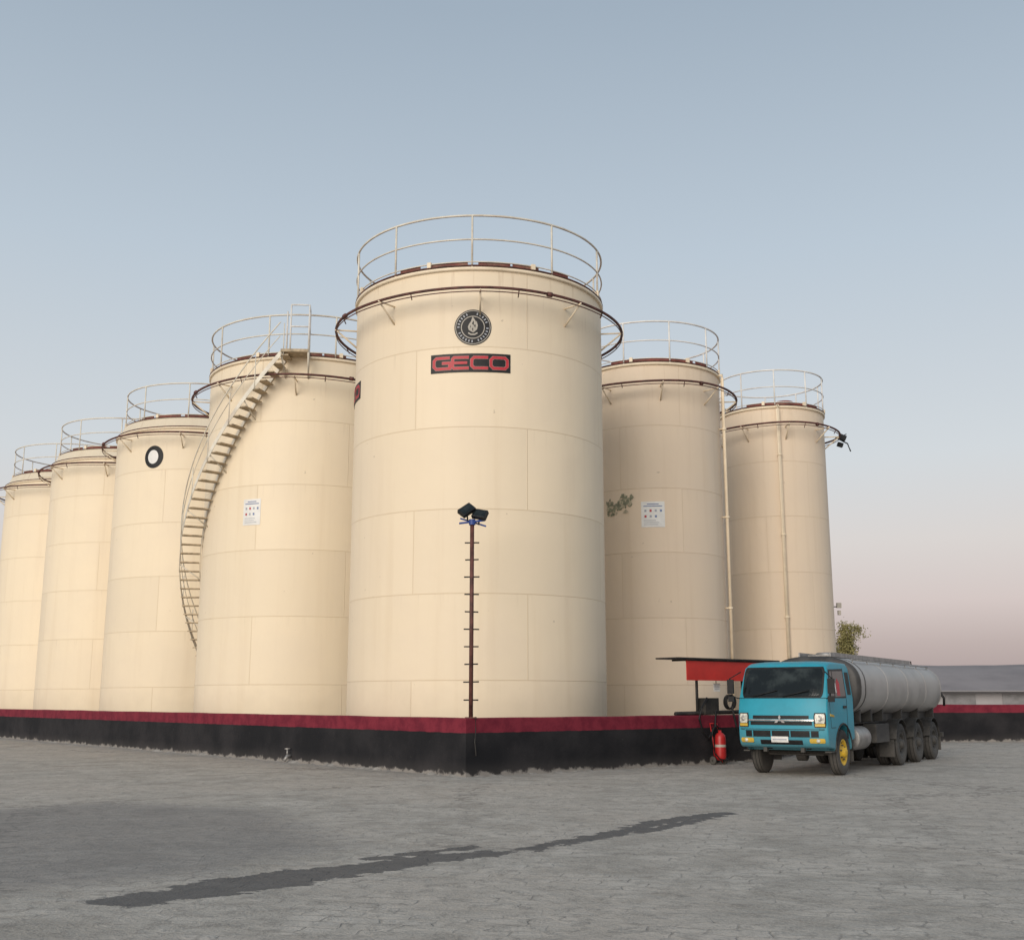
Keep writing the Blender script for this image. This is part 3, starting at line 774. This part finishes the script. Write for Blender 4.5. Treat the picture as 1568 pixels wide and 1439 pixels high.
for y in (-.36, .36): b.box((-4.9, y, zc + Hh + .045), (7.2, .03, .10), M_steel)
for x in (-2.2, -3.9, -5.6, -7.3):
    b.lathe([(.25, 0), (.25, .07), (.20, .09), (0, .10)], (x, 0, zc + Hh + .03), (0, 0, 1), M_steel, 24)
b.tube([(-1.4, .80, zc + .60), (-8.7, .80, zc + .60)], .018, M_steel, seg=6)
for i in range(7): b.tube([(-1.5 - i * 1.17, .80, zc + .48), (-1.5 - i * 1.17, .80, zc + .60)], .014, M_steel, seg=6)
for s in (-.25, .25): b.tube([(-9.3, s, .8), (-9.32, s, 2.2), (-9.1, s, 2.62)], .02, M_chassis, seg=6)
for i in range(7): b.tube([(-9.3, -.25, .9 + i * .24), (-9.3, .25, .9 + i * .24)], .014, M_chassis, seg=6)
b.tube([(-8.9, 1.04, 1.75), (-8.95, 1.12, 1.6), (-9.0, 1.10, 1.4)], .035, M_black)
b.obj("catwalk_and_ladder", truck)
b = B()
for s in (-.42, .42): b.box((-4.1, s, .84), (9.6, .10, .26), M_chassis)
b.box((-4.9, 0, 1.12), (7.7, 1.3, .22), M_chassis)
for x in (-1.7, -2.6, -3.6, -5.35, -7.05, -8.75): b.box((x, 0, 1.20), (.10, 1.7, .28), M_chassis)
for s in (1, -1):
    for x in (-4.5, -6.2, -7.9):
        vs = []; fs = []; m = 12
        for i in range(m + 1):
            q = math.pi * i / m * .86 + math.pi * .07
            for rr in (.58, .60):
                for y in (.74, 1.05): vs.append((x + rr * math.cos(q), s * y, .50 + rr * math.sin(q)))
        for i in range(m):
            o = 4 * i; fs += [(o, o + 1, o + 5, o + 4), (o + 2, o + 6, o + 7, o + 3), (o + 1, o + 3, o + 7, o + 5), (o, o + 4, o + 6, o + 2)]
        fs += [(0, 2, 3, 1), (4 * m, 4 * m + 1, 4 * m + 3, 4 * m + 2)]
        b.add(vs, fs, M_chassis)
    b.box((-8.6, s * .85, .45), (.02, .36, .45), M_rubber)
    b.box((-3.75, s * .85, .42), (.02, .36, .40), M_rubber)
b.box((-9.1, 0, .62), (.10, 2.0, .12), M_chassis)
b.box((-2.9, .86, .80), (1.1, .30, .42), M_chassis); b.box((-2.9, -.86, .80), (1.1, .30, .42), M_chassis)
b.lathe([(0, -.45), (.24, -.45), (.26, -.40), (.26, .40), (.24, .45), (0, .45)], (-1.55, .74, .72), (1, 0, 0), M_steel, 24)
b.box((-1.3, -.70, .72), (.7, .40, .42), M_chassis)
b.box((-.9, 0, 1.2), (.08, 1.5, .9), M_chassis)
b.box((-.2, 0, .85), (1.6, .7, .40), M_chassis)
b.box((.98, .40, .54), (.12, .08, .10), M_chassis); b.box((.98, -.40, .54), (.12, .08, .10), M_chassis)
b.tube([(0, -.8, .45), (0, .8, .45)], .06, M_chassis); b.lathe([(.0, -.13), (.15, -.1), (.15, .1), (0, .13)], (0, .05, .42), (0, 1, 0), M_chassis, 16)
b.tube([(.25, -.6, .42), (.25, .6, .42)], .025, M_chassis)
for s in (-.42, .42): b.box((.1, s, .56), (1.3, .07, .05), M_chassis)
for x in (-4.5, -6.2, -7.9): b.tube([(x, -.9, .5), (x, .9, .5)], .08, M_chassis)
for s in (1, -1):
    b.box((-.66, s * .80, .50), (.02, .30, .50), M_rubber); b.box((.72, s * .88, .50), (.28, .14, .03), M_chassis)
b.obj("chassis", truck, bevel=.012)

# ------------------------------------------------------------------ tree
mb = simple("bark", (.12, .09, .06), .9, 0, .3, 5, bump=.5)
ml, nt, p = new_mat("foliage")
oi = N(nt, "ShaderNodeTexCoord"); f = noise_n(nt, oi.outputs["Object"], 1.6, 4, .6)
L(nt, mix_n(nt, ramp_n(nt, f, .35, .65), (.20, .18, .06), (.42, .36, .15)), p.inputs["Base Color"]); p.inputs["Roughness"].default_value = .7
def tree(x, y, h, wd, seed):
    e = empty("tree", (x, y, 0)); b = B(); random.seed(seed)
    b.tube([(0, 0, 0), (.05, .03, h * .25), (.0, .05, h * .5), (.03, 0, h * .8)], [.16, .13, .09, .03], mb)
    tips = []
    for i in range(22):
        z = h * random.uniform(.32, .8); a = random.uniform(0, 6.28); ln = wd * random.uniform(.4, 1) * (1.15 - .6 * abs(z / h - .55))
        tip = (ln * math.cos(a), ln * math.sin(a), z + random.uniform(.3, .12 * h + .4)); tips.append(tip)
        b.tube([(0, 0, z), (tip[0] * .5, tip[1] * .5, z + .2), tip], [.05, .03, .01], mb, seg=5)
    b.obj("trunk", e)
    b = B(); vs = []; fs = []
    for i in range(130):
        if i < 50: tp = Vector(random.choice(tips)) + Vector([random.gauss(0, .15) for _ in range(3)])
        else:
            a = random.uniform(0, 6.28); q = random.random() ** .5; zz = random.uniform(.35, 1.0)
            prof = math.sin(min(1, (1.03 - zz) / .5) * math.pi / 2) * (.7 + .3 * math.sin(a * 3 + zz * 9))
            tp = Vector((wd * q * prof * math.cos(a), wd * q * prof * math.sin(a), h * zz))
        sg = random.uniform(.10, .20)
        for k in range(60):
            c = tp + Vector((random.gauss(0, sg), random.gauss(0, sg), random.gauss(0, sg * .8)))
            u = Vector([random.gauss(0, 1) for _ in range(3)]).normalized(); v = u.cross(Vector([random.gauss(0, 1) for _ in range(3)])).normalized(); s = random.uniform(.03, .06)
            o = len(vs); vs += [c - u * s * 1.4, c + v * s * .6, c + u * s * 1.4, c - v * s * .6]; fs.append((o, o + 1, o + 2, o + 3))
    b.add(vs, fs, ml); b.obj("foliage", e)
tree(18.75, 65, 5.7, .68, 11)
tree(19.3, 67, 5.0, .7, 5)

# ------------------------------------------------------------------ background
e = empty("warehouse_building"); b = B()
mg = simple("grey_cladding", (.34, .325, .33), .7, 0, .10, .3); md = simple("dark_opening", (.22, .215, .22), .7, 0, .2, 1); mrf = simple("grey_roof", (.27, .255, .26), .7, 0, .1, .2)
b.box((85, 132, 1.2), (95, 14, 2.4), mg); b.box((85, 131.6, 2.47), (97, 16, .12), mrf)
for i in range(15): b.box((42 + i * 6.1, 124.96, 1.2), (3.2, .1, 1.9), md)
b.obj("shed", e)
b = B(); mh, nt, p = new_mat("hazy_hill")
tc = N(nt, "ShaderNodeTexCoord"); f = noise_n(nt, tc.outputs["Object"], .02, 8, .65)
L(nt, mix_n(nt, ramp_n(nt, f, .35, .65), (.18, .162, .166), (.25, .225, .225)), p.inputs["Base Color"]); p.inputs["Roughness"].default_value = 1  # grey-purple tone has distance haze mixed into the base colour
vs = []; fs = []; nx, ny = 160, 14
for i in range(nx + 1):
    x = 120 + 1500 * i / nx
    env = min(1, max(0, (x - 120) / 75)); env = env * env * (3 - 2 * env)
    hgt = (20 + 3 * mnoise.noise(Vector((x * .006, 1, 0))) + 1.2 * mnoise.noise(Vector((x * .03, 4, 0))) + (x - 200) * .012) * env
    for j in range(ny + 1):
        t = j / ny; y = 470 + 260 * t; z = hgt * math.sin(min(1, t * 2.2) * math.pi / 2) + 1.2 * mnoise.noise(Vector((x * .03, y * .03, 2))) * env * t - .3
        vs.append((x, y, z))
for i in range(nx):
    for j in range(ny): a = i * (ny + 1) + j; fs.append((a, a + 1, a + ny + 2, a + ny + 1))
b.add(vs, fs, mh, True); b.obj("hills")

# ------------------------------------------------------------------ ground
gm = ground_mat()
x0, x1, y0, y1, st = -12, 6, 7.0, 21.0, .05
nx = int((x1 - x0) / st); ny = int((y1 - y0) / st)
X, Y = np.meshgrid(np.linspace(x0, x1, nx + 1), np.linspace(y0, y1, ny + 1))
def segmask(P, Wd, fall):
    best = np.zeros_like(X)
    for (p, q, wa, wb) in zip(P[:-1], P[1:], Wd[:-1], Wd[1:]):
        dx, dy = q[0] - p[0], q[1] - p[1]; t = np.clip(((X - p[0]) * dx + (Y - p[1]) * dy) / (dx * dx + dy * dy), 0, 1)
        d = np.hypot(X - p[0] - t * dx, Y - p[1] - t * dy); w = wa + (wb - wa) * t
        best = np.maximum(best, np.clip(1 - (d - w) / fall, 0, 1))
    return best
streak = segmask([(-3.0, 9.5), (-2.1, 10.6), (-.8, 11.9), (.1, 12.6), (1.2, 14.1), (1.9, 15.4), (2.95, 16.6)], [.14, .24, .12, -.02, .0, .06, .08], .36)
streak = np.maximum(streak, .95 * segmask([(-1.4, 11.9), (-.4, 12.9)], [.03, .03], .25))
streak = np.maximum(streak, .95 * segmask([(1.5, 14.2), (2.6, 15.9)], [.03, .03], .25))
poly = [(-10.5, 14.0), (-6.3, 18.6), (-3.3, 17.2), (-1.6, 12.9), (-2.6, 10.9), (-4.6, 9.3), (-8.5, 9.6)]
d = np.full_like(X, 1e9)
cx = np.mean([p[0] for p in poly]); cy = np.mean([p[1] for p in poly])
for i in range(len(poly)):
    a, c = poly[i], poly[(i + 1) % len(poly)]; nx_, ny_ = c[1] - a[1], -(c[0] - a[0]); ln = math.hypot(nx_, ny_); nx_ /= ln; ny_ /= ln
    s0 = 1 if (cx - a[0]) * nx_ + (cy - a[1]) * ny_ > 0 else -1
    d = np.minimum(d, s0 * ((X - a[0]) * nx_ + (Y - a[1]) * ny_))
patch = np.clip(.35 + d / 2.0, 0, 1)
edge = np.minimum(np.minimum(X - x0, x1 - X), np.minimum(Y - y0, y1 - Y)); fade = np.clip(edge / .5, 0, 1)
streak *= fade; patch *= fade
co = np.stack([X.ravel(), Y.ravel(), np.zeros(X.size)], 1)
idx = np.arange(X.size).reshape(X.shape)
faces = np.stack([idx[:-1, :-1].ravel(), idx[:-1, 1:].ravel(), idx[1:, 1:].ravel(), idx[1:, :-1].ravel()], 1)
nv = len(co); BIG = 3000
outer = [(-BIG, -BIG), (BIG, -BIG), (BIG, BIG), (-BIG, BIG)]
allv = co.tolist() + [(a, c, 0) for a, c in outer]
ci = [int(idx[0, 0]), int(idx[0, -1]), int(idx[-1, -1]), int(idx[-1, 0])]
allf = faces.tolist() + [[nv + i, nv + (i + 1) % 4, ci[(i + 1) % 4], ci[i]] for i in range(4)]
me = bpy.data.meshes.new("ground"); me.from_pydata(allv, [], allf)
at = me.color_attributes.new("stain", 'FLOAT_COLOR', 'POINT')
arr = np.zeros((len(allv), 4), np.float32); arr[:nv, 0] = streak.ravel(); arr[:nv, 1] = patch.ravel(); arr[:, 3] = 1
at.data.foreach_set("color", arr.ravel()); me.materials.append(gm)
g = bpy.data.objects.new("ground", me); S.collection.objects.link(g)

# ------------------------------------------------------------------ light and sky
SUN_EL, SUN_AZ = 18, 204
sd = bpy.data.lights.new("sun", 'SUN'); sd.energy = 2.3; sd.angle = R_(38); sd.color = (1, .91, .80)
so = bpy.data.objects.new("sun", sd); S.collection.objects.link(so)
dirv = Vector((math.sin(R_(SUN_AZ)) * math.cos(R_(SUN_EL)), math.cos(R_(SUN_AZ)) * math.cos(R_(SUN_EL)), math.sin(R_(SUN_EL))))
so.rotation_euler = dirv.to_track_quat('Z', 'Y').to_euler(); so.location = (0, 0, 40)
w = bpy.data.worlds.new("World"); S.world = w; w.use_nodes = True; nt = w.node_tree
bg = nt.nodes["Background"]; out = nt.nodes["World Output"]
sky = N(nt, "ShaderNodeTexSky"); sky.sky_type = 'NISHITA'; sky.sun_disc = False
sky.sun_elevation = R_(SUN_EL); sky.sun_rotation = R_(SUN_AZ); sky.dust_density = 2.5
L(nt, sky.outputs[0], bg.inputs[0]); bg.inputs[1].default_value = .08
tc = N(nt, "ShaderNodeTexCoord"); sp = N(nt, "ShaderNodeSeparateXYZ"); L(nt, tc.outputs["Generated"], sp.inputs[0])
mr = N(nt, "ShaderNodeMapRange"); mr.inputs["From Min"].default_value = -.1; mr.inputs["From Max"].default_value = 1; L(nt, sp.outputs[2], mr.inputs["Value"])
cr = N(nt, "ShaderNodeValToRGB"); L(nt, mr.outputs[0], cr.inputs[0])
stops = [(-.1, (.26, .24, .23)), (0, (.42, .34, .34)), (.045, (.56, .46, .45)), (.08, (.72, .61, .59)), (.13, (.77, .71, .68)), (.2, (.72, .75, .77)), (.37, (.56, .645, .725)), (.55, (.40, .485, .575)), (1, (.38, .47, .57))]
els = cr.color_ramp.elements
while len(els) < len(stops): els.new(.5)
for el, (s_, c_) in zip(els, stops): el.position = (s_ + .1) / 1.1
for el, (s_, c_) in zip(els, stops): el.position = (s_ + .1) / 1.1; el.color = (*c_, 1)
bg2 = N(nt, "ShaderNodeBackground"); L(nt, cr.outputs[0], bg2.inputs[0]); bg2.inputs[1].default_value = 1
ms = N(nt, "ShaderNodeMixShader"); ms.inputs[0].default_value = .85
L(nt, bg.outputs[0], ms.inputs[1]); L(nt, bg2.outputs[0], ms.inputs[2]); L(nt, ms.outputs[0], out.inputs[0])

cd = bpy.data.cameras.new("camera"); cd.sensor_width = 36; cd.lens = 1750 / 1568 * 36; cd.clip_end = 6000; cd.clip_start = .1
co_ = bpy.data.objects.new("camera", cd); S.collection.objects.link(co_); co_.location = (0, 0, 1.55); co_.rotation_euler = (R_(90 + 11.37), 0, 0)
S.camera = co_
S.view_settings.view_transform = 'Standard'; S.view_settings.look = 'None'; S.view_settings.exposure = 0
